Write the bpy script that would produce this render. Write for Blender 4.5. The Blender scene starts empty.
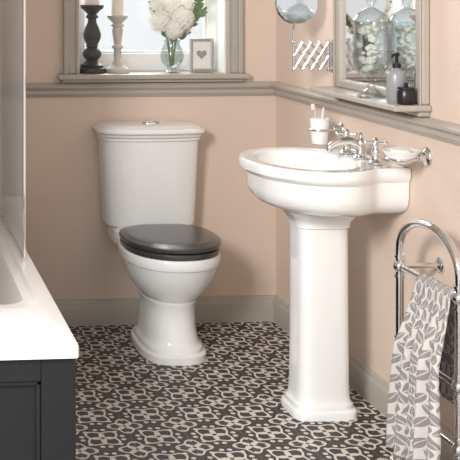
import bpy, math, random
from mathutils import Vector, Matrix
random.seed(4)
sc=bpy.context.scene
try:
    sc.view_settings.view_transform='Standard'
except Exception: pass

# ---------------------------------------------------------------- materials
def lin(c):
    c=c/255.0
    return c/12.92 if c<=0.04045 else ((c+0.055)/1.055)**2.4
def rgb(r,g,b): return (lin(r),lin(g),lin(b),1)
def mat(name,col,rough=.5,metal=0,spec=.5,coat=0,noise=0,nscale=8,bump=0,**kw):
    m=bpy.data.materials.new(name); m.use_nodes=True
    nt=m.node_tree; b=nt.nodes['Principled BSDF']
    b.inputs['Base Color'].default_value=col
    b.inputs['Roughness'].default_value=rough
    b.inputs['Metallic'].default_value=metal
    b.inputs['Specular IOR Level'].default_value=spec
    b.inputs['Coat Weight'].default_value=coat
    b.inputs['Coat Roughness'].default_value=.05
    for k,v in kw.items(): b.inputs[k.replace('_',' ')].default_value=v
    if noise or bump:
        tc=nt.nodes.new('ShaderNodeTexCoord'); n=nt.nodes.new('ShaderNodeTexNoise')
        n.inputs['Scale'].default_value=nscale; n.inputs['Detail'].default_value=4
        nt.links.new(tc.outputs['Object'],n.inputs['Vector'])
        if noise:
            mx=nt.nodes.new('ShaderNodeMix'); mx.data_type='RGBA'
            mx.inputs[6].default_value=tuple(x*(1-noise) for x in col[:3])+(1,)
            mx.inputs[7].default_value=tuple(min(1,x*(1+noise)) for x in col[:3])+(1,)
            nt.links.new(n.outputs['Fac'],mx.inputs[0]); nt.links.new(mx.outputs[2],b.inputs['Base Color'])
        if bump:
            bp=nt.nodes.new('ShaderNodeBump'); bp.inputs['Strength'].default_value=bump
            bp.inputs['Distance'].default_value=.002
            nt.links.new(n.outputs['Fac'],bp.inputs['Height']); nt.links.new(bp.outputs['Normal'],b.inputs['Normal'])
    return m
M_WALL=mat('pink_paint',rgb(219,199,184),.75,noise=.02,nscale=3,bump=.05)
M_TRIM=mat('taupe_gloss_paint',rgb(177,169,159),.35,noise=.01)
M_WHITE=mat('white_paint',rgb(240,240,238),.5,noise=.01)
M_CEIL=mat('ceiling_paint',rgb(240,238,234),.8,noise=.01)
M_CER=mat('glazed_ceramic',rgb(247,247,246),.1,coat=.6,noise=.005)
M_ACR=mat('bath_acrylic',rgb(242,242,242),.15,coat=.3,noise=.005)
M_SEAT=mat('charcoal_lacquered_wood',rgb(68,64,66),.28,coat=.3,noise=.12,nscale=30)
M_PANEL=mat('charcoal_painted_panel',rgb(27,29,33),.45,noise=.03)
M_CHR=mat('chrome',(.80,.80,.81,1),.07,metal=1,noise=.01)
M_DARK=mat('grey_turned_wood',rgb(76,72,70),.5,noise=.15,nscale=30)
M_CREAM=mat('whitewashed_wood',rgb(206,198,188),.55,noise=.08,nscale=30)
M_WAX=mat('candle_wax',rgb(236,230,220),.5,noise=.01)
M_PETAL=mat('white_petals',rgb(248,246,238),.7,noise=.06,nscale=60)
M_LEAF=mat('grey_green_leaf',rgb(116,136,98),.6,noise=.2,nscale=40)
M_STEM=mat('stem_green',rgb(120,138,92),.6,noise=.1)
M_BLACK=mat('black_plastic',rgb(28,28,30),.3,noise=.05)
M_GREY=mat('grey_stoneware',rgb(150,152,154),.3,noise=.03)
M_SHELL=mat('white_seashells',rgb(240,234,224),.6,noise=.12,nscale=60)
M_MIRROR=mat('mirror_silver',(.9,.9,.9,1),.01,metal=1,noise=.002)
M_PEWTER=mat('silver_frame',rgb(180,178,174),.3,metal=.6,noise=.05,nscale=60)
M_PAPER=mat('paper',rgb(230,228,224),.8,noise=.01)
M_BRUSH=mat('toothbrush_plastic',rgb(225,200,190),.4,noise=.02)

def glassmat(name,tint,gloss=.12,milk=0):
    m=bpy.data.materials.new(name); m.use_nodes=True; nt=m.node_tree
    nt.nodes.clear(); o=nt.nodes.new('ShaderNodeOutputMaterial')
    t=nt.nodes.new('ShaderNodeBsdfTransparent'); t.inputs[0].default_value=tint
    g=nt.nodes.new('ShaderNodeBsdfGlossy'); g.inputs['Roughness'].default_value=.03
    f=nt.nodes.new('ShaderNodeLayerWeight'); f.inputs[0].default_value=.35
    mp=nt.nodes.new('ShaderNodeMath'); mp.operation='MULTIPLY_ADD'; mp.inputs[1].default_value=.75; mp.inputs[2].default_value=gloss*.3
    nt.links.new(f.outputs['Facing'],mp.inputs[0])
    mx=nt.nodes.new('ShaderNodeMixShader'); nt.links.new(mp.outputs[0],mx.inputs[0])
    nt.links.new(t.outputs[0],mx.inputs[1]); nt.links.new(g.outputs[0],mx.inputs[2])
    last=mx
    if milk:
        d=nt.nodes.new('ShaderNodeBsdfDiffuse'); d.inputs[0].default_value=(.85,.88,.9,1)
        m2=nt.nodes.new('ShaderNodeMixShader'); m2.inputs[0].default_value=milk
        nt.links.new(mx.outputs[0],m2.inputs[1]); nt.links.new(d.outputs[0],m2.inputs[2]); last=m2
    nt.links.new(last.outputs[0],o.inputs[0])
    return m
M_GLASS=glassmat('clear_glass',(.90,.93,.93,1))
M_SCREEN=glassmat('shower_glass',(.95,.97,.97,1),.1,.33)
M_PANE=glassmat('window_glass',(.97,.98,.98,1),.05)

def floor_mat():
    m=bpy.data.materials.new('encaustic_tiles'); m.use_nodes=True; nt=m.node_tree
    b=nt.nodes['Principled BSDF']; N=nt.nodes; Lk=nt.links
    def op(o,*a):
        n=N.new('ShaderNodeMath'); n.operation=o
        for i,x in enumerate(a):
            if isinstance(x,(int,float)): n.inputs[i].default_value=x
            else: Lk.new(x,n.inputs[i])
        return n.outputs[0]
    tc=N.new('ShaderNodeTexCoord'); sp=N.new('ShaderNodeSeparateXYZ'); Lk.new(tc.outputs['Object'],sp.inputs[0])
    T=.18
    px=op('SUBTRACT',op('FRACT',op('DIVIDE',sp.outputs[0],T)),.5)
    py=op('SUBTRACT',op('FRACT',op('DIVIDE',sp.outputs[1],T)),.5)
    ax=op('ABSOLUTE',px); ay=op('ABSOLUTE',py)
    def polar(x,y):
        r=op('SQRT',op('ADD',op('MULTIPLY',x,x),op('MULTIPLY',y,y)))
        c=op('COSINE',op('MULTIPLY',op('ARCTAN2',y,x),4.0))
        return r,c
    r,c=polar(px,py)
    cx=op('SUBTRACT',ax,.5); cy=op('SUBTRACT',ay,.5)
    rc,cc=polar(cx,cy)
    lt=lambda a,bb: op('LESS_THAN',a,bb)
    def ring(rr,ccs,R,A,w): return lt(op('ABSOLUTE',op('SUBTRACT',rr,op('MULTIPLY_ADD',ccs,A,R))),w)
    flower=op('MULTIPLY',lt(r,op('MULTIPLY_ADD',c,.07,.14)),op('GREATER_THAN',r,.04))
    ring1=ring(r,c,.285,-.06,.026)
    cor=op('MULTIPLY',lt(rc,op('MULTIPLY_ADD',cc,-.065,.13)),op('GREATER_THAN',rc,.035))
    ring2=ring(rc,cc,.255,.055,.024)
    e1,_=polar(op('SUBTRACT',ax,.36),op('SUBTRACT',ay,.07)); e2,_=polar(op('SUBTRACT',ax,.07),op('SUBTRACT',ay,.36))
    lf=op('MAXIMUM',lt(e1,.045),lt(e2,.045))
    g1,_=polar(op('SUBTRACT',ax,.27),op('SUBTRACT',ay,.27))
    d=flower
    for x in (ring1,cor,ring2,lf): d=op('MAXIMUM',d,x)
    d=op('MAXIMUM',d,lt(g1,.04))
    # fine curls between the bigger motifs
    f1,_=polar(op('SUBTRACT',ax,.5),op('SUBTRACT',ay,.22)); f2,_=polar(op('SUBTRACT',ax,.22),op('SUBTRACT',ay,.5))
    d=op('MAXIMUM',d,op('MAXIMUM',lt(f1,.035),lt(f2,.035)))
    d=op('SUBTRACT',1.0,d)
    grout=op('MAXIMUM',op('GREATER_THAN',ax,.493),op('GREATER_THAN',ay,.493))
    nz=N.new('ShaderNodeTexNoise'); nz.inputs['Scale'].default_value=25; Lk.new(tc.outputs['Object'],nz.inputs['Vector'])
    mx=N.new('ShaderNodeMix'); mx.data_type='RGBA'
    mx.inputs[6].default_value=rgb(222,214,205); mx.inputs[7].default_value=rgb(66,61,60)
    Lk.new(d,mx.inputs[0])
    m3=N.new('ShaderNodeMix'); m3.data_type='RGBA'; m3.inputs[7].default_value=rgb(130,122,116)
    Lk.new(op('MULTIPLY',grout,.5),m3.inputs[0]); Lk.new(mx.outputs[2],m3.inputs[6])
    m4=N.new('ShaderNodeMix'); m4.data_type='RGBA'; m4.blend_type='MULTIPLY'
    m4.inputs[0].default_value=.15; Lk.new(m3.outputs[2],m4.inputs[6]); Lk.new(nz.outputs['Fac'],m4.inputs[7])
    Lk.new(m4.outputs[2],b.inputs['Base Color']); b.inputs['Roughness'].default_value=.55
    b.inputs['Specular IOR Level'].default_value=.35
    return m
M_FLOOR=floor_mat()

def towel_mat():
    m=bpy.data.materials.new('leaf_print_cotton'); m.use_nodes=True; nt=m.node_tree
    b=nt.nodes['Principled BSDF']; N=nt.nodes; Lk=nt.links
    uv=N.new('ShaderNodeTexCoord')
    def op(o,*a):
        n=N.new('ShaderNodeMath'); n.operation=o
        for i,x in enumerate(a):
            if isinstance(x,(int,float)): n.inputs[i].default_value=x
            else: Lk.new(x,n.inputs[i])
        return n.outputs[0]
    nz=N.new('ShaderNodeTexNoise'); nz.inputs['Scale'].default_value=14; Lk.new(uv.outputs['UV'],nz.inputs['Vector'])
    vs=N.new('ShaderNodeVectorMath'); vs.operation='SCALE'; vs.inputs['Scale'].default_value=.03; Lk.new(nz.outputs['Color'],vs.inputs[0])
    va=N.new('ShaderNodeVectorMath'); va.operation='ADD'; Lk.new(uv.outputs['UV'],va.inputs[0]); Lk.new(vs.outputs[0],va.inputs[1])
    sp=N.new('ShaderNodeSeparateXYZ'); Lk.new(va.outputs[0],sp.inputs[0])
    res=None
    for (sx,sy,ox,oy,ang) in ((.05,.06,0,0,.7),(.05,.06,.5,.5,-.7),(.05,.06,.5,0,-.1)):
        k=1.0 if ang!=-.1 else 1.7
        x=op('SUBTRACT',op('FRACT',op('ADD',op('DIVIDE',sp.outputs[0],sx),ox)),.5)
        y=op('SUBTRACT',op('FRACT',op('ADD',op('DIVIDE',sp.outputs[1],sy),oy)),.5)
        x=op('MULTIPLY',x,k*sx/.055); y=op('MULTIPLY',y,k*sy/.055)
        a=op('ADD',op('MULTIPLY',x,math.cos(ang)),op('MULTIPLY',y,math.sin(ang)))
        c=op('SUBTRACT',op('MULTIPLY',y,math.cos(ang)),op('MULTIPLY',x,math.sin(ang)))
        q=op('MULTIPLY',op('SUBTRACT',1.0,op('MULTIPLY',op('MULTIPLY',c,c),5.5)),.22)
        leaf=op('LESS_THAN',op('ABSOLUTE',a),q)
        vein=op('GREATER_THAN',op('ABSOLUTE',a),.018)
        leaf=op('MULTIPLY',leaf,vein)
        res=leaf if res is None else op('MAXIMUM',res,leaf)
    mx=N.new('ShaderNodeMix'); mx.data_type='RGBA'
    mx.inputs[6].default_value=rgb(208,203,199); mx.inputs[7].default_value=rgb(146,140,139)
    Lk.new(res,mx.inputs[0]); Lk.new(mx.outputs[2],b.inputs['Base Color'])
    b.inputs['Roughness'].default_value=.95; b.inputs['Specular IOR Level'].default_value=.1
    return m
M_TOWEL=towel_mat()

# ---------------------------------------------------------------- geometry helpers
def mk(name,verts,faces,m,smooth=False,bevel=0,seg=2,sharp=40,uvs=None):
    me=bpy.data.meshes.new(name); me.from_pydata([tuple(v) for v in verts],[],faces); me.update()
    import bmesh
    if uvs is None:
        bm=bmesh.new(); bm.from_mesh(me); bmesh.ops.recalc_face_normals(bm,faces=bm.faces); bm.to_mesh(me); bm.free()
    o=bpy.data.objects.new(name,me); sc.collection.objects.link(o)
    if m: me.materials.append(m)
    if uvs is not None:
        l=me.uv_layers.new(name='UVMap')
        for lp in me.loops: l.data[lp.index].uv=uvs[lp.vertex_index]
    if bevel:
        b=o.modifiers.new('bev','BEVEL'); b.width=bevel; b.segments=seg; b.limit_method='ANGLE'; b.angle_limit=math.radians(35)
    if smooth:
        for p in me.polygons: p.use_smooth=True
        me.set_sharp_from_angle(angle=math.radians(sharp))
    return o
def box(name,a,b,m,bevel=0):
    return boxes(name,[(a,b)],m,bevel)
def boxes(name,lst,m,bevel=0):
    V=[];F=[]
    for a,b in lst:
        x0,x1=sorted((a[0],b[0])); y0,y1=sorted((a[1],b[1])); z0,z1=sorted((a[2],b[2])); n=len(V)
        V+=[(x0,y0,z0),(x1,y0,z0),(x1,y1,z0),(x0,y1,z0),(x0,y0,z1),(x1,y0,z1),(x1,y1,z1),(x0,y1,z1)]
        F+=[tuple(i+n for i in f) for f in ((0,3,2,1),(4,5,6,7),(0,1,5,4),(1,2,6,5),(2,3,7,6),(3,0,4,7))]
    return mk(name,V,F,m,bevel=bevel)
def loft(name,secs,m,cap0=True,cap1=True,smooth=True,sharp=35):
    n=len(secs[0]); V=[p for s in secs for p in s]; F=[]
    for i in range(len(secs)-1):
        for j in range(n):
            k=(j+1)%n; F.append((i*n+j,i*n+k,(i+1)*n+k,(i+1)*n+j))
    if cap0: F.append(tuple(range(n-1,-1,-1)))
    if cap1: F.append(tuple((len(secs)-1)*n+j for j in range(n)))
    return mk(name,V,F,m,smooth=smooth,sharp=sharp)
def lathe(name,prof,loc,m,seg=40,axis='Z',sharp=50,sx=1,sy=1):
    secs=[]
    for r,z in prof:
        r=max(r,.0001); ring=[]
        for j in range(seg):
            a=2*math.pi*j/seg; x=r*math.cos(a)*sx; y=r*math.sin(a)*sy
            if axis=='Z': p=(loc[0]+x,loc[1]+y,loc[2]+z)
            elif axis=='X': p=(loc[0]+z,loc[1]+x,loc[2]+y)
            else: p=(loc[0]+x,loc[1]+z,loc[2]+y)
            ring.append(p)
        secs.append(ring)
    return loft(name,secs,m,sharp=sharp)
def sph(name,c,r,m,seg=16,sc3=(1,1,1)):
    secs=[]
    for i in range(seg//2+1):
        t=math.pi*i/(seg//2); rr=max(math.sin(t),.001)
        secs.append([(c[0]+sc3[0]*r*rr*math.cos(2*math.pi*j/seg),c[1]+sc3[1]*r*rr*math.sin(2*math.pi*j/seg),c[2]-sc3[2]*r*math.cos(t)) for j in range(seg)])
    return loft(name,secs,m,sharp=80)
def catmull(P,sub=6,closed=False):
    P=[Vector(p) for p in P]; n=len(P); out=[]
    rng=range(n) if closed else range(n-1)
    for i in rng:
        if closed: a,b,c,d=P[(i-1)%n],P[i],P[(i+1)%n],P[(i+2)%n]
        else: a,b,c,d=P[max(i-1,0)],P[i],P[i+1],P[min(i+2,n-1)]
        for k in range(sub):
            t=k/sub
            out.append(.5*((2*b)+(c-a)*t+(2*a-5*b+4*c-d)*t*t+(3*b-3*c+d-a)*t**3))
    if not closed: out.append(P[-1])
    return out
def tube(name,P,r,m,seg=12,sub=6,closed=False,smoothpath=True):
    P=catmull(P,sub,closed) if smoothpath else [Vector(p) for p in P]
    n=len(P); secs=[]; prev=None
    for i in range(n):
        if closed: t=(P[(i+1)%n]-P[i-1]).normalized()
        else: t=(P[min(i+1,n-1)]-P[max(i-1,0)]).normalized()
        if prev is None:
            u=t.orthogonal().normalized()
        else:
            u=(prev-t*prev.dot(t)).normalized()
        prev=u; w=t.cross(u); rr=r(i/(n-1)) if callable(r) else r
        secs.append([tuple(P[i]+rr*(math.cos(2*math.pi*j/seg)*u+math.sin(2*math.pi*j/seg)*w)) for j in range(seg)])
    if closed: secs.append(secs[0])
    return loft(name,secs,m,cap0=not closed,cap1=not closed,sharp=60)
def group(name,loc,parts):
    e=bpy.data.objects.new(name,None); e.location=loc; e.empty_display_size=.05
    sc.collection.objects.link(e)
    for p in parts:
        p.parent=e; p.matrix_parent_inverse=Matrix.Translation(-Vector(loc))
    return e
def prism(name,prof,axis,a,b,m,bevel=0):
    n=len(prof); V=[]
    for t in (a,b):
        for d,z in prof: V.append((t,-d,z) if axis=='X' else (-d,t,z))
    F=[tuple(range(n)),tuple(range(2*n-1,n-1,-1))]
    for j in range(n):
        k=(j+1)%n; F.append((j,k,n+k,n+j))
    return mk(name,V,F,m,smooth=True,sharp=30)

# ---------------------------------------------------------------- room (corner at origin, room is x<0,y<0)
XL=-1.93; YF=-5.2; H=2.45
box('floor',(XL-.1,YF,-.05),(.1,.2,0),M_FLOOR)
box('ceiling',(XL-.1,-3.0,H),(.1,.2,H+.06),M_CEIL)
wu0,wu1,wz0,wz1=-.8595,-.2195,1.045,2.0
boxes('wall_back',[((XL-.1,0,0),(wu0,.2,H)),((wu1,0,0),(.1,.2,H)),((wu0,0,0),(wu1,.2,wz0)),((wu0,0,wz1),(wu1,.2,H))],M_WALL)
box('wall_right',(0,YF,0),(.1,0,H),M_WALL)
box('wall_left',(XL-.1,-2.3,0),(XL,0,H),M_WALL)
dado=[(0,.962),(.008,.964),(.012,.972),(.018,.978),(.018,.992),(.026,.998),(.034,1.004),(.036,1.012),(.030,1.019),(.022,1.023),(0,1.024)]
skirt=[(0,0),(.02,0),(.02,.078),(.017,.086),(.013,.09),(.012,.098),(.007,.106),(0,.108)]
prism('trim_dado_back',dado,'X',XL,0,M_TRIM); prism('trim_dado_right',dado,'Y',YF,0,M_TRIM)
prism('baseboard_back',skirt,'X',XL+.72,0,M_TRIM); prism('baseboard_right',skirt,'Y',YF,0,M_TRIM)
# window
P=[]
P.append(boxes('architrave',[((-.9235,-.02,1.062),(-.8595,0,2.06)),((-.2195,-.02,1.062),(-.1545,0,2.06)),((-.8595,-.02,2.0),(-.2195,0,2.06))],M_TRIM,.004))
P.append(boxes('architrave_bead',[((-.9235,-.032,1.062),(-.905,-.02,2.06)),((-.173,-.032,1.062),(-.1545,-.02,2.06)),((-.872,-.028,1.062),(-.8595,-.02,2.0)),((-.2195,-.028,1.062),(-.207,-.02,2.0))],M_TRIM,.003))
P.append(boxes('sill_board',[((-.949,-.055,1.04),(-.132,0,1.062)),((-.8595,0,1.045),(-.2195,.17,1.062))],M_TRIM,.005))
P.append(box('sill_apron',(-.93,-.03,1.026),(-.15,0,1.04),M_TRIM,.003))
fy0,fy1=.12,.165
P.append(boxes('sash_frame',[((-.8595,fy0,1.062),(-.2195,fy1,1.14)),((-.8595,fy0,1.14),(-.815,fy1,2.0)),((-.264,fy0,1.14),(-.2195,fy1,2.0)),((-.815,fy0,1.95),(-.264,fy1,2.0))],M_WHITE,.004))
P.append(boxes('sash_bead',[((-.815,fy0+.012,1.14),(-.264,fy1-.01,1.15)),((-.815,fy0+.012,1.14),(-.805,fy1-.01,1.95)),((-.274,fy0+.012,1.14),(-.264,fy1-.01,1.95))],M_WHITE,.002))
P.append(box('pane',(-.815,.143,1.14),(-.264,.147,1.95),M_PANE))
P.append(boxes('reveal_lining',[((-.8595,0,1.062),(-.852,.12,2.0)),((-.227,0,1.062),(-.2195,.12,2.0))],M_WHITE))
group('window_1',(-.54,0,1.05),P)

# ---------------------------------------------------------------- toilet
TX=-.558
def egg(w,vb,vf,z,n=56,nb=3.0,nf=2.1,vc=None,cx=None):
    if vc is None: vc=vb+(vf-vb)*.5
    if cx is None: cx=TX
    out=[]
    for j in range(n):
        t=2*math.pi*j/n; c,s=math.cos(t),math.sin(t)
        e=nf if s>=0 else nb
        x=w*math.copysign(abs(c)**(2/e),c); h=(vf-vc) if s>=0 else (vc-vb)
        v=vc+h*math.copysign(abs(s)**(2/e),s)
        out.append((cx+x,-v,z))
    return out
def cist(w,vm,z,bow=.026,v0=.006,n=40,cx=None):
    if cx is None: cx=TX-.013
    out=[(cx-w,-v0,z)]
    for j in range(n+1):
        t=-1+2*j/n; t=math.sin(t*math.pi/2)
        v=v0+(vm-bow-v0)*(max(0,1-abs(t)**7))**(1/7)+bow*(1-t*t)
        out.append((cx+t*w,-v,z))
    out.append((cx+w,-v0,z)); return out
P=[]
P.append(loft('cistern',[cist(.178,.150,.436),cist(.186,.158,.444),cist(.188,.16,.46),cist(.2,.168,.72),cist(.203,.17,.795),cist(.203,.17,.808)],M_CER))
P.append(loft('cistern_lid',[cist(.206,.174,.794),cist(.210,.178,.797),cist(.210,.178,.805),cist(.213,.183,.808),cist(.215,.187,.815),cist(.215,.187,.820),cist(.222,.194,.823),cist(.226,.199,.829),cist(.226,.199,.838),cist(.220,.193,.845),cist(.208,.18,.848),cist(.2,.172,.854),cist(.185,.157,.858),cist(.15,.12,.861)],M_CER))
P.append(lathe('flush_button',[(.036,0),(.036,.005),(.032,.008),(.029,.008),(.028,.006),(.001,.007)],(TX-.013,-.10,.860),M_CHR,sx=1,sy=.65))
secs=[(0,.128,.12,.532,3.5,2.9),(.026,.128,.12,.532,3.5,2.9),(.031,.124,.122,.528,3.5,2.9),(.034,.117,.126,.52,3.2,2.8),(.048,.115,.128,.517,3.2,2.8),(.056,.107,.132,.506,3,2.6),(.07,.103,.135,.50,3,2.5),(.12,.097,.14,.488,3,2.4),(.17,.096,.14,.482,3,2.3),(.205,.100,.14,.487,3,2.2),(.215,.106,.137,.492,3,2.2),(.222,.106,.137,.492,3,2.2),(.24,.122,.13,.507,3,2.2),(.27,.145,.12,.53,3,2.2),(.30,.161,.11,.549,3,2.2),(.33,.172,.10,.564,3,2.2),(.355,.178,.09,.573,3,2.2),(.360,.179,.09,.575,3,2.2),(.364,.185,.09,.583,3,2.2),(.370,.188,.085,.586,3,2.2),(.398,.188,.085,.586,3,2.2),(.405,.183,.09,.582,3,2.2)]
P.append(loft('pan',[egg(w,vb,vf,z,nb=a,nf=b,vc=vb+(vf-vb)*.52) for z,w,vb,vf,a,b in secs],M_CER))
P.append(loft('pan_shelf',[cist(.12,.2,.33,v0=.02),cist(.16,.21,.37,v0=.012),cist(.165,.215,.40,v0=.012),cist(.165,.215,.425,v0=.012),cist(.15,.19,.437,v0=.02)],M_CER))
def se(w,vb,vf,z): return egg(w,vb,vf,z,nb=3.2,nf=2.1,vc=.36)
P.append(loft('seat',[se(.176,.175,.582,.406),se(.183,.17,.588,.409),se(.186,.17,.59,.418),se(.184,.17,.588,.426),se(.179,.17,.584,.429)],M_SEAT))
P.append(loft('seat_lid',[se(.179,.172,.584,.432),se(.187,.168,.591,.435),se(.19,.168,.594,.444),se(.188,.17,.592,.451),se(.181,.175,.585,.455),se(.173,.182,.577,.456),se(.168,.186,.572,.460),se(.155,.198,.56,.463),se(.12,.23,.52,.465)],M_SEAT))
for s in (-1,1):
    P.append(lathe('hinge_%d'%(s+2),[(.012,0),(.012,.03),(.008,.034)],(TX+s*.075,-.172,.424),M_CHR,seg=16))
P.append(tube('water_pipe',[(TX-.10,-.05,.436),(TX-.10,-.05,.36),(TX-.08,-.1,.30),(TX-.05,-.14,.28)],.008,M_CHR))
group('toilet',(TX,-.3,0),P)

# ---------------------------------------------------------------- basin
BV=1.0
half=[(0,.215),(.05,.217),(.11,.222),(.155,.252),(.21,.280),(.28,.285),(.35,.258),(.41,.20),(.455,.11),(.472,0)]
pl=[Vector((u,w,0)) for u,w in half]; 
cur=catmull(pl,8); full=[(p.x,p.y) for p in cur]+[(p.x,-p.y) for p in reversed(cur[:-1])]
def byangle(poly,c,n=120,rot=0):
    res=[]
    for j in range(n):
        a=2*math.pi*j/n+rot; dx,dy=math.cos(a),math.sin(a); best=0
        for i in range(len(poly)):
            x1,y1=poly[i][0]-c[0],poly[i][1]-c[1]; x2,y2=poly[(i+1)%len(poly)][0]-c[0],poly[(i+1)%len(poly)][1]-c[1]
            ex,ey=x2-x1,y2-y1; den=dx*ey-dy*ex
            if abs(den)<1e-12: continue
            t=(x1*ey-y1*ex)/den; s=(x1*dy-y1*dx)/den
            if t>best and -1e-6<=s<=1+1e-6: best=t
        res.append((c[0]+dx*best,c[1]+dy*best))
    return res
BC=(.265,0); out=byangle(full,BC)
def bs(su,sw,z,u0=.003): return [(-(u0+u*su),-(BV+w*sw),z) for u,w in out]
def be(ru,rw,z,c=BC):
    r=[]
    for j in range(120):
        a=2*math.pi*j/120; dx,dy=math.cos(a),math.sin(a); t=1/math.sqrt((dx/ru)**2+(dy/rw)**2)
        r.append((-(c[0]+dx*t),-(BV+c[1]+dy*t),z))
    return r
P=[]
ZO=-.005
raw=[bs(.60,.42,.685),bs(.78,.66,.695),bs(.88,.85,.713),bs(.925,.915,.732),bs(.945,.94,.76),bs(.95,.945,.80),bs(.952,.948,.806),bs(.975,.97,.811),bs(.985,.98,.816),bs(.998,.995,.822),bs(1,1,.83),bs(1,1,.843),bs(.995,.993,.850),bs(.98,.975,.853),bs(.955,.945,.8525),bs(.94,.93,.852),
   be(.162,.228,.852),be(.155,.22,.849),be(.145,.208,.825),be(.13,.19,.79),be(.10,.15,.755),be(.06,.08,.735),be(.02,.02,.73)]
P.append(loft('bowl',[[(x,y,z+ZO) for x,y,z in s] for s in raw],M_CER))
P.append(lathe('drain',[(.022,0),(.022,.004),(.016,.004),(.001,.002)],(-BC[0],-BV,.731+ZO),M_CHR,seg=24))
PU=.219
def pr(a,b,z,e=4.0,n=64):
    r=[]
    for j in range(n):
        t=2*math.pi*j/n; c,s=math.cos(t),math.sin(t)
        r.append((-PU+a*math.copysign(abs(c)**(2/e),c),-BV+b*math.copysign(abs(s)**(2/e),s),z))
    return r
P.append(loft('pedestal',[pr(.109,.094,0,5),pr(.109,.094,.022,5),pr(.106,.091,.027,5),pr(.101,.087,.030),pr(.100,.086,.044),pr(.096,.083,.048),pr(.092,.08,.055),pr(.090,.078,.075),pr(.088,.077,.11),pr(.086,.076,.35),pr(.085,.075,.60),pr(.085,.075,.624),pr(.092,.082,.629),pr(.092,.082,.638),pr(.096,.086,.650),pr(.108,.098,.665),pr(.115,.104,.673),pr(.118,.106,.685),pr(.118,.106,.705)],M_CER))
group('pedestal_basin',(-.22,-BV,0),P)
# taps
TZ=.8535+ZO
def handle(parts,u,v,z0,i):
    L=(-u,-v,z0)
    parts.append(lathe('tap_body_%d'%i,[(.026,0),(.026,.005),(.02,.009),(.014,.016),(.012,.03),(.015,.036),(.015,.044),(.010,.05),(.009,.06),(.012,.066),(.009,.080),(.001,.086)],L,M_CHR,seg=24))
    zc=z0+.068
    for k in range(4):
        a=math.pi/4+k*math.pi/2+.3
        d=Vector((math.cos(a),math.sin(a),0)); c=Vector((-u,-v,zc))
        parts.append(tube('tap_lever_%d_%d'%(i,k),[c,c+d*.028],lambda t:.004+.001*t,M_CHR,seg=10,smoothpath=False))
        parts.append(sph('tap_knob_%d_%d'%(i,k),c+d*.031,.0068,M_CHR,12))
P=[]
handle(P,.075,.893,TZ,1); handle(P,.075,1.12,TZ,2)
P.append(lathe('spout_body',[(.027,0),(.027,.005),(.02,.01),(.015,.018),(.014,.045),(.017,.05),(.016,.06),(.008,.068),(.005,.078),(.007,.083),(.001,.088)],(-.075,-1.006,TZ),M_CHR,seg=24))
P.append(tube('spout',[(-.075,-1.006,.890),(-.11,-1.006,.908),(-.15,-1.006,.906),(-.18,-1.006,.891),(-.185,-1.006,.870)],lambda t:.013-.003*t,M_CHR,seg=14))
P.append(tube('bridge',[(-.075,-.893,.866),(-.075,-1.12,.866)],.006,M_CHR,smoothpath=False))
group('basin_mixer_taps',(-.075,-1.006,TZ),P)

# ---------------------------------------------------------------- tumbler holder and soap dish
def rose(parts,v,z,i,r=.026):
    parts.append(lathe('rose_%d'%i,[(r,0),(r,-.005),(r*.85,-.009),(r*.5,-.014),(r*.42,-.03),(r*.001+.001,-.032)],(-.0005,-v,z),M_CHR,seg=24,axis='X'))
P=[]; v,z=.68,.905
rose(P,v,z,1)
P.append(tube('arm',[(-.02,-v,z),(-.045,-v,z)],.006,M_CHR,smoothpath=False))
P.append(tube('ring_holder',[(-.085+.037*math.cos(a*math.pi/8),-v+.037*math.sin(a*math.pi/8),z) for a in range(16)],.004,M_CHR,closed=True,sub=2,seg=8))
P.append(lathe('cup',[(.022,-.055),(.028,-.052),(.0325,-.01),(.0345,.03),(.036,.042),(.034,.042),(.031,.0),(.026,-.048),(.001,-.05)],(-.085,-v,z),M_CER,seg=32))
P.append(tube('toothbrush_1',[(-.085,-v,z-.045),(-.105,-v,z+.09)],.0035,M_BRUSH,smoothpath=False))
P.append(box('bristles_1',(-.116,-v-.005,z+.072),(-.105,-v+.005,z+.094),M_WHITE,.002))
P.append(tube('toothbrush_2',[(-.085,-v,z-.045),(-.07,-v,z+.08)],.0035,M_WHITE,smoothpath=False))
group('toothbrush_tumbler_holder',(-.085,-v,z),P)
P=[]; v,z=1.317,.90
rose(P,v,z,1,.03)
P.append(tube('arm',[(-.02,-v,z),(-.05,-v,z-.004)],.007,M_CHR,smoothpath=False))
P.append(tube('ring_holder',[(-.085+.045*math.cos(a*math.pi/8),-v+.045*math.sin(a*math.pi/8),z-.004) for a in range(16)],.004,M_CHR,closed=True,sub=2,seg=8))
P.append(lathe('dish',[(.022,-.018),(.032,-.014),(.045,.004),(.056,.018),(.058,.022),(.054,.022),(.04,.006),(.025,-.004),(.001,-.006)],(-.085,-v,z),M_CER,seg=40))
P.append(lathe('soap',[(.001,-.006),(.028,0),(.034,.012),(.028,.024),(.001,.028)],(-.085,-v,z),M_WAX,seg=32))
group('soap_dish_holder',(-.085,-v,z),P)

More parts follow.
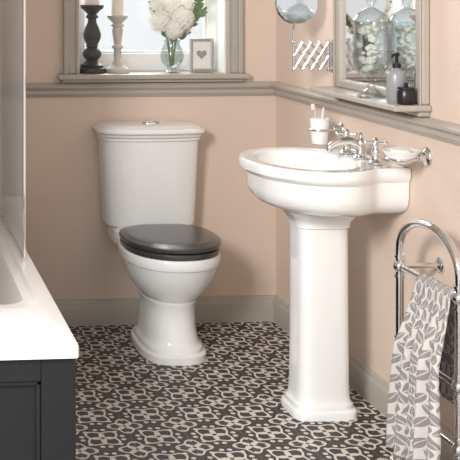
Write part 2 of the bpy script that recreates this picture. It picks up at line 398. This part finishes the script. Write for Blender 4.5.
# ---------------------------------------------------------------- wall mirror + shelf
P=[]; y0,y1=-.675,-1.335; zb,zt=1.062,1.78
P.append(boxes('frame',[((-.028,y0,zb),(-.001,y0-.045,zt)),((-.028,y1+.045,zb),(-.001,y1,zt)),((-.028,y0-.045,zt-.045),(-.001,y1+.045,zt)),((-.028,y0-.045,zb),(-.001,y1+.045,zb+.03))],M_TRIM,.006))
P.append(boxes('frame_lip',[((-.034,y0,zb),(-.028,y0-.012,zt)),((-.034,y1+.012,zb),(-.028,y1,zt)),((-.034,y0,zt-.012),(-.028,y1,zt))],M_TRIM,.002))
P.append(box('mirror_glass',(-.014,y0-.045,zb+.03),(-.002,y1+.045,zt-.045),M_MIRROR))
P.append(box('shelf',(-.12,y0+.012,1.043),(-.001,y1-.012,1.062),M_TRIM,.005))
P.append(box('shelf_moulding',(-.035,y0,1.026),(-.001,y1,1.043),M_TRIM,.004))
group('framed_wall_mirror',(-.01,-1.0,1.06),P)
# urn
P=[]; L=(-.075,-1.085,1.062)
k=.84
prof=[(.05,0),(.052,.006),(.04,.014),(.016,.03),(.013,.05),(.02,.062),(.045,.075),(.062,.10),(.068,.14),(.066,.19),(.062,.235),(.066,.25),(.062,.25),(.058,.235),(.062,.19),(.064,.14),(.058,.10),(.04,.08),(.001,.072)]
P.append(lathe('glass_body',[(r*k*1.05,z) for r,z in prof],L,M_GLASS,seg=48))
P.append(lathe('glass_lid',[(.068*k,.25),(.068*k,.258),(.055*k,.275),(.03*k,.29),(.01,.297),(.009,.305),(.016,.318),(.012,.33),(.001,.335)],L,M_GLASS,seg=48))
random.seed(7)
for i in range(70):
    a=random.uniform(0,6.28); zz=random.uniform(.092,.232); rr=random.uniform(.0,.040)
    P.append(sph('shell_%d'%i,(L[0]+rr*math.cos(a),L[1]+rr*math.sin(a),L[2]+zz),random.uniform(.008,.013),M_SHELL,10,(1,random.uniform(.6,1),random.uniform(.6,1))))
group('glass_apothecary_jar',L,P)
P=[]; L=(-.06,-1.235,1.062)
P.append(lathe('bottle',[(.028,0),(.031,.004),(.031,.085),(.026,.098),(.012,.104),(.012,.112),(.001,.113)],L,M_GREY,seg=32))
P.append(lathe('pump_collar',[(.013,.108),(.013,.122),(.005,.124),(.005,.145),(.009,.147),(.009,.156),(.001,.158)],L,M_BLACK,seg=20))
P.append(tube('pump_nozzle',[(L[0],L[1],L[2]+.152),(L[0]-.02,L[1]-.02,L[2]+.152),(L[0]-.028,L[1]-.028,L[2]+.144)],.004,M_BLACK,seg=8))
group('soap_dispenser',L,P)
L=(-.065,-1.306,1.062)
P=[lathe('pot',[(.024,0),(.027,.004),(.027,.045),(.024,.048),(.001,.048)],L,M_BLACK,seg=28),lathe('lid_knob',[(.025,.048),(.025,.053),(.006,.056),(.007,.066),(.001,.069)],L,M_BLACK,seg=24)]
group('black_cosmetic_jar',L,P)

# ---------------------------------------------------------------- extending shaving mirror
# concertina arm swung slightly toward the room, so its depth reads
P=[]; v=.60; z=1.17
P.append(box('wall_plate',(-.008,-v-.016,z-.062),(-.001,-v+.016,z+.062),M_CHR,.004))
P.append(tube('wall_post',[(-.018,-v,z-.058),(-.018,-v,z+.058)],.007,M_CHR,smoothpath=False))
for zz in (z-.05,z+.05): P.append(tube('post_lug_%d'%int(zz*1000),[(-.006,-v,zz),(-.018,-v,zz)],.006,M_CHR,smoothpath=False))
n=4; x0=-.020; st=.031; h=.044; sv=.006
for i in range(n):
    xa=x0-i*st; xb=xa-st; ya_=-v+i*sv; yb_=-v+(i+1)*sv
    for lay,zz in enumerate((z+.025,z-.025)):
        P.append(tube('scissor_a_%d_%d'%(i,lay),[(xa,ya_,zz-h/2-.004),(xb,yb_,zz+h/2+.004)],.0045,M_CHR,seg=8,smoothpath=False))
        P.append(tube('scissor_b_%d_%d'%(i,lay),[(xa,ya_-.009,zz+h/2+.004),(xb,yb_-.009,zz-h/2-.004)],.0045,M_CHR,seg=8,smoothpath=False))
xe=x0-n*st; ye=-v+n*sv
for i in range(n+1):
    xx=x0-i*st
    for zz in (z+.05,z,z-.05): P.append(sph('rivet_%d_%d'%(i,int((zz-z)*1000)+50),(xx,-v+i*sv-.006,zz),.007,M_CHR,10))
P.append(tube('end_post',[(xe,ye-.004,z-.058),(xe,ye-.004,z+.11)],.0055,M_CHR,smoothpath=False))
mc=(xe+.0,ye-.034,1.372); R=.080
P.append(tube('yoke',[(xe,ye-.004,z+.10),(xe,ye-.016,mc[2]-R-.004)],.005,M_CHR,smoothpath=False))
P.append(lathe('mirror_rim',[(R-.007,-.007),(R,-.007),(R+.004,0),(R,.007),(R-.002,.009),(.001,.009)],mc,M_CHR,seg=56,axis='Y'))
P.append(lathe('mirror_face',[(R-.006,-.004),(.001,-.004)],mc,M_MIRROR,seg=56,axis='Y'))
group('extending_shaving_mirror',(-.01,-v,z),P)

# ---------------------------------------------------------------- window sill objects
def stick(name,x,y,prof,m,hc,rc,htop):
    L=(x,y,1.062)
    p=[lathe('turned_stem',prof,L,m,seg=36),lathe('candle',[(rc,htop-.004),(rc,htop+hc-.003),(rc-.003,htop+hc),(.001,htop+hc-.002)],L,M_WAX,seg=28),
       tube('wick',[(x,y,L[2]+htop+hc-.003),(x+.002,y,L[2]+htop+hc+.01)],.001,M_BLACK,seg=6,smoothpath=False)]
    group(name,L,p)
def thick(pr,k): return [(r*k if r<.045 else r,z) for r,z in pr]
stick('candlestick',-.792,.035,thick([(.056,0),(.058,.006),(.058,.02),(.046,.028),(.044,.034),(.028,.044),(.02,.055),(.03,.068),(.034,.082),(.028,.098),(.018,.108),(.022,.114),(.02,.12),(.03,.145),(.032,.165),(.024,.195),(.016,.215),(.015,.23),(.022,.236),(.022,.242),(.016,.25),(.03,.268),(.040,.276),(.042,.29),(.040,.29),(.001,.286)],1.2),M_DARK,.10,.032,.29)
stick('candlestick',-.683,.03,thick([(.05,0),(.052,.005),(.052,.014),(.038,.022),(.026,.03),(.024,.036),(.014,.05),(.013,.10),(.02,.108),(.02,.114),(.013,.122),(.016,.15),(.02,.18),(.016,.195),(.024,.20),(.024,.206),(.016,.212),(.03,.228),(.036,.236),(.036,.246),(.001,.244)],1.2),M_CREAM,.12,.026,.246)
VX,VY=-.445,.035; L=(VX,VY,1.062); P=[]
P.append(lathe('glass_vase',[(.03,0),(.033,.004),(.02,.012),(.024,.02),(.045,.045),(.052,.07),(.045,.10),(.032,.125),(.038,.14),(.035,.14),(.03,.125),(.042,.10),(.048,.07),(.042,.047),(.02,.024),(.001,.02)],L,M_GLASS,seg=40))
random.seed(11)
def leaf(name,c,d,ln,w,m):
    d=Vector(d).normalized(); s=d.cross(Vector((random.uniform(-.3,.3),1,random.uniform(-.4,.4)))).normalized(); n=d.cross(s)
    c=Vector(c); V=[c,c+d*ln*.3+s*w*.8+n*.003,c+d*ln*.65+s*w*.8,c+d*ln,c+d*ln*.65-s*w*.8,c+d*ln*.3-s*w*.8+n*.003,c+d*ln*.5-n*.004]
    return mk(name,V,[(0,1,6),(1,2,6),(2,3,6),(3,4,6),(4,5,6),(5,0,6)],m,smooth=True,sharp=80)
def bloom(pre,c,R):
    V=[];F=[]
    c=Vector(c)
    for i in range(110):
        zz=1-2*(i+.5)/110; a=i*2.39996; rr=math.sqrt(1-zz*zz)
        n=Vector((rr*math.cos(a),rr*math.sin(a),zz)); p=c+n*R*random.uniform(.86,1.05)
        t=n.orthogonal().normalized(); b=n.cross(t); s=R*.24; r0=random.uniform(0,3)
        for k in range(4):
            aa=r0+k*math.pi/2; d=t*math.cos(aa)+b*math.sin(aa); e=-t*math.sin(aa)+b*math.cos(aa); q=len(V)
            V+=[p,p+d*s*.6+e*s*.4+n*s*.25,p+d*s+n*s*.15,p+d*s*.6-e*s*.4+n*s*.25]; F.append((q,q+1,q+2,q+3))
    o=mk(pre,V,F,M_PETAL)
    return [o,sph(pre+'_heart',c,R*.85,M_PETAL,14)]
for i,(dx,dy,z,R) in enumerate([(-.05,-.01,1.285,.05),(.035,-.03,1.295,.052),(-.005,.01,1.345,.055),(.0,-.035,1.25,.042),(-.07,.0,1.35,.038),(.06,.0,1.35,.038),(.055,.01,1.25,.03)]):
    P+=bloom('bloom_%d'%i,(VX+dx,VY+dy,z),R)
    P.append(tube('flower_stem_%d'%i,[(VX+dx*.1,VY,1.09),(VX+dx*.3,VY+dy*.3,1.19),(VX+dx,VY+dy,z)],.0025,M_STEM,seg=6))
for sgn,base in ((1,(.06,1.22)),(1,(.05,1.20)),(1,(.08,1.26)),(1,(.09,1.30)),(-1,(-.04,1.22)),(-1,(-.05,1.28))):
    tip=(VX+base[0]+sgn*random.uniform(.06,.09),VY-.02,base[1]+random.uniform(.10,.2))
    pts=catmull([(VX,VY,1.19),(VX+base[0],VY-.01,base[1]+.03),tip],8)
    P.append(tube('sprig_%f'%tip[0],pts,.0018,M_STEM,seg=6,smoothpath=False))
    for q in pts[5::1]:
        for s in (-1,1): P.append(leaf('leaf',q,(s*.8+random.uniform(-.3,.3),random.uniform(-.4,.1),random.uniform(.0,.9)),.032,.010,M_LEAF))
group('vase_of_white_flowers',L,P)
fx,fy=-.318,.02; w,h=.052,.145; P=[]
P.append(boxes('frame_border',[((fx-w,fy,1.063),(fx-w+.013,fy+.012,1.063+h)),((fx+w-.013,fy,1.063),(fx+w,fy+.012,1.063+h)),((fx-w+.013,fy,1.063),(fx+w-.013,fy+.012,1.078)),((fx-w+.013,fy,1.063+h-.013),(fx+w-.013,fy+.012,1.063+h))],M_PEWTER,.003))
P.append(box('print',(fx-w+.012,fy+.006,1.077),(fx+w-.012,fy+.010,1.063+h-.012),M_PAPER))
hv=[]
for j in range(40):
    t=2*math.pi*j/40; hv.append((fx+.0014*16*math.sin(t)**3,fy+.0052,1.14+.0014*(13*math.cos(t)-5*math.cos(2*t)-2*math.cos(3*t)-math.cos(4*t))))
P.append(mk('heart_motif',hv,[tuple(range(40))],M_GREY))
P.append(box('strut',(fx-.01,fy+.012,1.063),(fx+.01,fy+.05,1.12),M_PEWTER,.002))
group('photo_frame',(fx,fy,1.062),P)

# ---------------------------------------------------------------- bath
bx0,bx1=-1.925,-1.209; by0,by1=-.012,-1.972; RZ=.561
def rrect(x0,x1,y0,y1,r,z,n=16):
    o=[]
    for (cx,cy,a0) in ((x1-r,y1-r,0),(x0+r,y1-r,90),(x0+r,y0+r,180),(x1-r,y0+r,270)):
        for j in range(n+1):
            a=math.radians(a0+90*j/n); o.append((cx+r*math.cos(a),cy+r*math.sin(a),z))
    return o
ya,yb=by1,by0
ox0,ox1,oy0,oy1=bx0+.07,bx1-.085,-1.56,-.12
LIP=.034
S=[rrect(bx0,bx1,ya,yb,.012,RZ-LIP),rrect(bx0,bx1,ya,yb,.012,RZ-.008),rrect(bx0+.003,bx1-.003,ya+.003,yb-.003,.012,RZ-.002),rrect(bx0+.008,bx1-.008,ya+.008,yb-.008,.012,RZ),
   rrect(ox0-.035,ox1+.035,oy0-.10,oy1+.03,.04,RZ),rrect(ox0-.03,ox1+.03,oy0-.092,oy1+.025,.04,RZ-.012),rrect(ox0-.005,ox1+.005,oy0-.01,oy1+.005,.06,RZ-.016),
   rrect(ox0,ox1,oy0,oy1,.07,RZ-.03),rrect(ox0+.03,ox1-.03,oy0+.08,oy1-.04,.1,RZ-.2),rrect(ox0+.07,ox1-.07,oy0+.2,oy1-.1,.1,RZ-.38),rrect(ox0+.12,ox1-.12,oy0+.3,oy1-.15,.08,RZ-.42)]
P=[loft('tub_shell',S,M_ACR,cap0=False)]
fx0,fx1=bx0+.01,bx1-.006; fy=by1+.016
P.append(box('end_panel',(fx0,fy+.018,0),(fx1,fy+.03,RZ-LIP+.004),M_PANEL))
st=.085; zt_=RZ-LIP
P.append(boxes('end_panel_frame',[((fx0,fy,0),(fx0+st,fy+.018,zt_)),((fx1-st,fy,0),(fx1,fy+.018,zt_)),((fx0+st,fy,zt_-.06),(fx1-st,fy+.018,zt_)),((fx0+st,fy,0),(fx1-st,fy+.018,.10))],M_PANEL,.003))
P.append(boxes('end_panel_bead',[((fx0+st,fy+.006,.10),(fx0+st+.012,fy+.018,zt_-.06)),((fx1-st-.012,fy+.006,.10),(fx1-st,fy+.018,zt_-.06)),((fx0+st,fy+.006,zt_-.072),(fx1-st,fy+.018,zt_-.06))],M_PANEL,.003))
P.append(box('side_panel',(fx1-.012,fy+.03,0),(fx1,-.025,RZ-LIP+.004),M_PANEL))
group('bathtub',(-1.57,-1.0,0),P)
# bath screen
sx=-1.236
P=[box('glass',(sx-.003,-.03,RZ+.014),(sx+.003,-1.13,1.98),M_SCREEN)]
P.append(box('edge_profile',(sx-.005,-1.13,RZ+.004),(sx+.005,-1.142,1.985),M_CHR,.003))
P.append(box('wall_profile',(sx-.012,-.037,RZ+.001),(sx+.012,-.037+.034,1.985),M_CHR,.003))
P.append(box('bottom_seal',(sx-.005,-.03,RZ+.001),(sx+.005,-1.135,RZ+.014),M_CHR,.002))
P.append(box('hinge_profile',(sx-.009,-.40,RZ+.014),(sx+.009,-.425,1.985),M_WHITE,.003))
group('shower_screen',(sx,-.6,RZ),P)

# ---------------------------------------------------------------- towel rail
P=[]; ru=.13; va,vb=1.40,1.745; R=.0125
def up(v,i):
    P.append(lathe('foot_%d'%i,[(.03,0),(.03,.006),(.02,.012),(.014,.02),(.001,.021)],(-ru,-v,.0005),M_CHR,seg=24))
vm=(va+vb)/2
hoop=[(-ru,-va,0.01),(-ru,-va,.2),(-ru,-va,.4),(-ru,-va,.585),(-ru,-va,.64)]
for k in range(1,12):
    a=math.pi*k/12; hoop.append((-ru,-(vm-(vb-va)/2*math.cos(a)),.64+.105*math.sin(a)))
hoop+=[(-ru,-vb,.64),(-ru,-vb,.585),(-ru,-vb,.4),(-ru,-vb,.2),(-ru,-vb,.01)]
P.append(tube('hoop_frame',hoop,R,M_CHR,seg=16,sub=4))
up(va,1); up(vb,2)
for i,zz in ((0,.585),(2,.345),(3,.175)):
    P.append(tube('rail_%d'%i,[(-ru,-va,zz),(-ru,-vb,zz)],.010,M_CHR,smoothpath=False))
    for j,v in enumerate((va,vb)):
        P.append(sph('ball_%d_%d'%(i,j),(-ru,-v,zz),.021,M_CHR,18))
        P.append(lathe('collar_%d_%d'%(i,j),[(.0165,-.032),(.0165,-.026),(.013,-.025),(.013,.025),(.0165,.026),(.0165,.032)],(-ru,-v,zz),M_CHR,seg=20))
for j,v in enumerate((va,vb)):
    P.append(tube('wall_stay_%d'%j,[(-ru,-v,.585),(-.002,-v,.585)],.008,M_CHR,smoothpath=False))
    P.append(lathe('stay_rose_%d'%j,[(.024,0),(.024,-.006),(.012,-.014),(.001,-.015)],(-.0005,-v,.585),M_CHR,seg=20,axis='X'))
group('chrome_towel_rail',(-ru,-vm,0),P)
# towel
nu,nv=64,60; V=[];UV=[];F=[]
front=.52; back=.34
for j in range(nv+1):
    s=-back+(front+back)*j/nv
    for i in range(nu+1):
        t=i/nu; d=abs(s); rr=.014
        spread=1+.42*min(d/.4,1) if s>0 else 1
        v=1.632+(t-.5)*.185*spread
        if s<-rr*1.57: x=-ru+rr+.004; z=.585-(d-rr*1.57)
        elif s>rr*1.57: x=-ru-rr; z=.585-(d-rr*1.57)
        else:
            a=s/rr; x=-ru-rr*math.sin(a); z=.585+rr*math.cos(a)
        amp=min(max(d-.015,0)/.2,1)
        w=.010*math.sin(t*15+.6)+.006*math.sin(t*33+d*4)
        if s>0: x+=-amp*(.022+abs(w)*2.0)-amp*.025*d/.4
        else: x+=amp*(.006+abs(w)*.8)
        V.append((x,-v,z)); UV.append((t*.30,s))
for j in range(nv):
    for i in range(nu):
        a=j*(nu+1)+i; F.append((a,a+1,a+nu+2,a+nu+1))
tw=mk('patterned_hand_towel',V,F,M_TOWEL,smooth=True,sharp=80,uvs=UV)
so=tw.modifiers.new('s','SOLIDIFY'); so.thickness=.004; so.offset=0

# ---------------------------------------------------------------- lights, world, camera
w=bpy.data.worlds.new('world'); sc.world=w; w.use_nodes=True
bg=w.node_tree.nodes['Background']; bg.inputs[0].default_value=(.96,.98,1,1); bg.inputs[1].default_value=1.0
def area(name,loc,tgt,size,e,col=(1,1,1)):
    l=bpy.data.lights.new(name,'AREA'); l.shape='SQUARE'; l.size=size; l.energy=e; l.color=col
    o=bpy.data.objects.new(name,l); o.location=loc
    o.rotation_euler=(Vector(tgt)-Vector(loc)).to_track_quat('-Z','Y').to_euler(); sc.collection.objects.link(o)
area('softbox_light',(-3.0,-4.1,2.35),(-.5,-.2,.5),.9,165,(1,.985,.96))
area('window_daylight',(-.54,.6,1.9),(-.7,-1.2,.4),.8,45,(.97,.99,1))
cam=bpy.data.cameras.new('camera'); co=bpy.data.objects.new('camera',cam); sc.collection.objects.link(co)
cam.sensor_width=36; cam.lens=1100/460*36; cam.shift_x=.5685; cam.shift_y=-.5239
co.location=(-1.686,-4.603,1.42); co.rotation_euler=(math.radians(90),0,math.radians(-4.5))
sc.camera=co
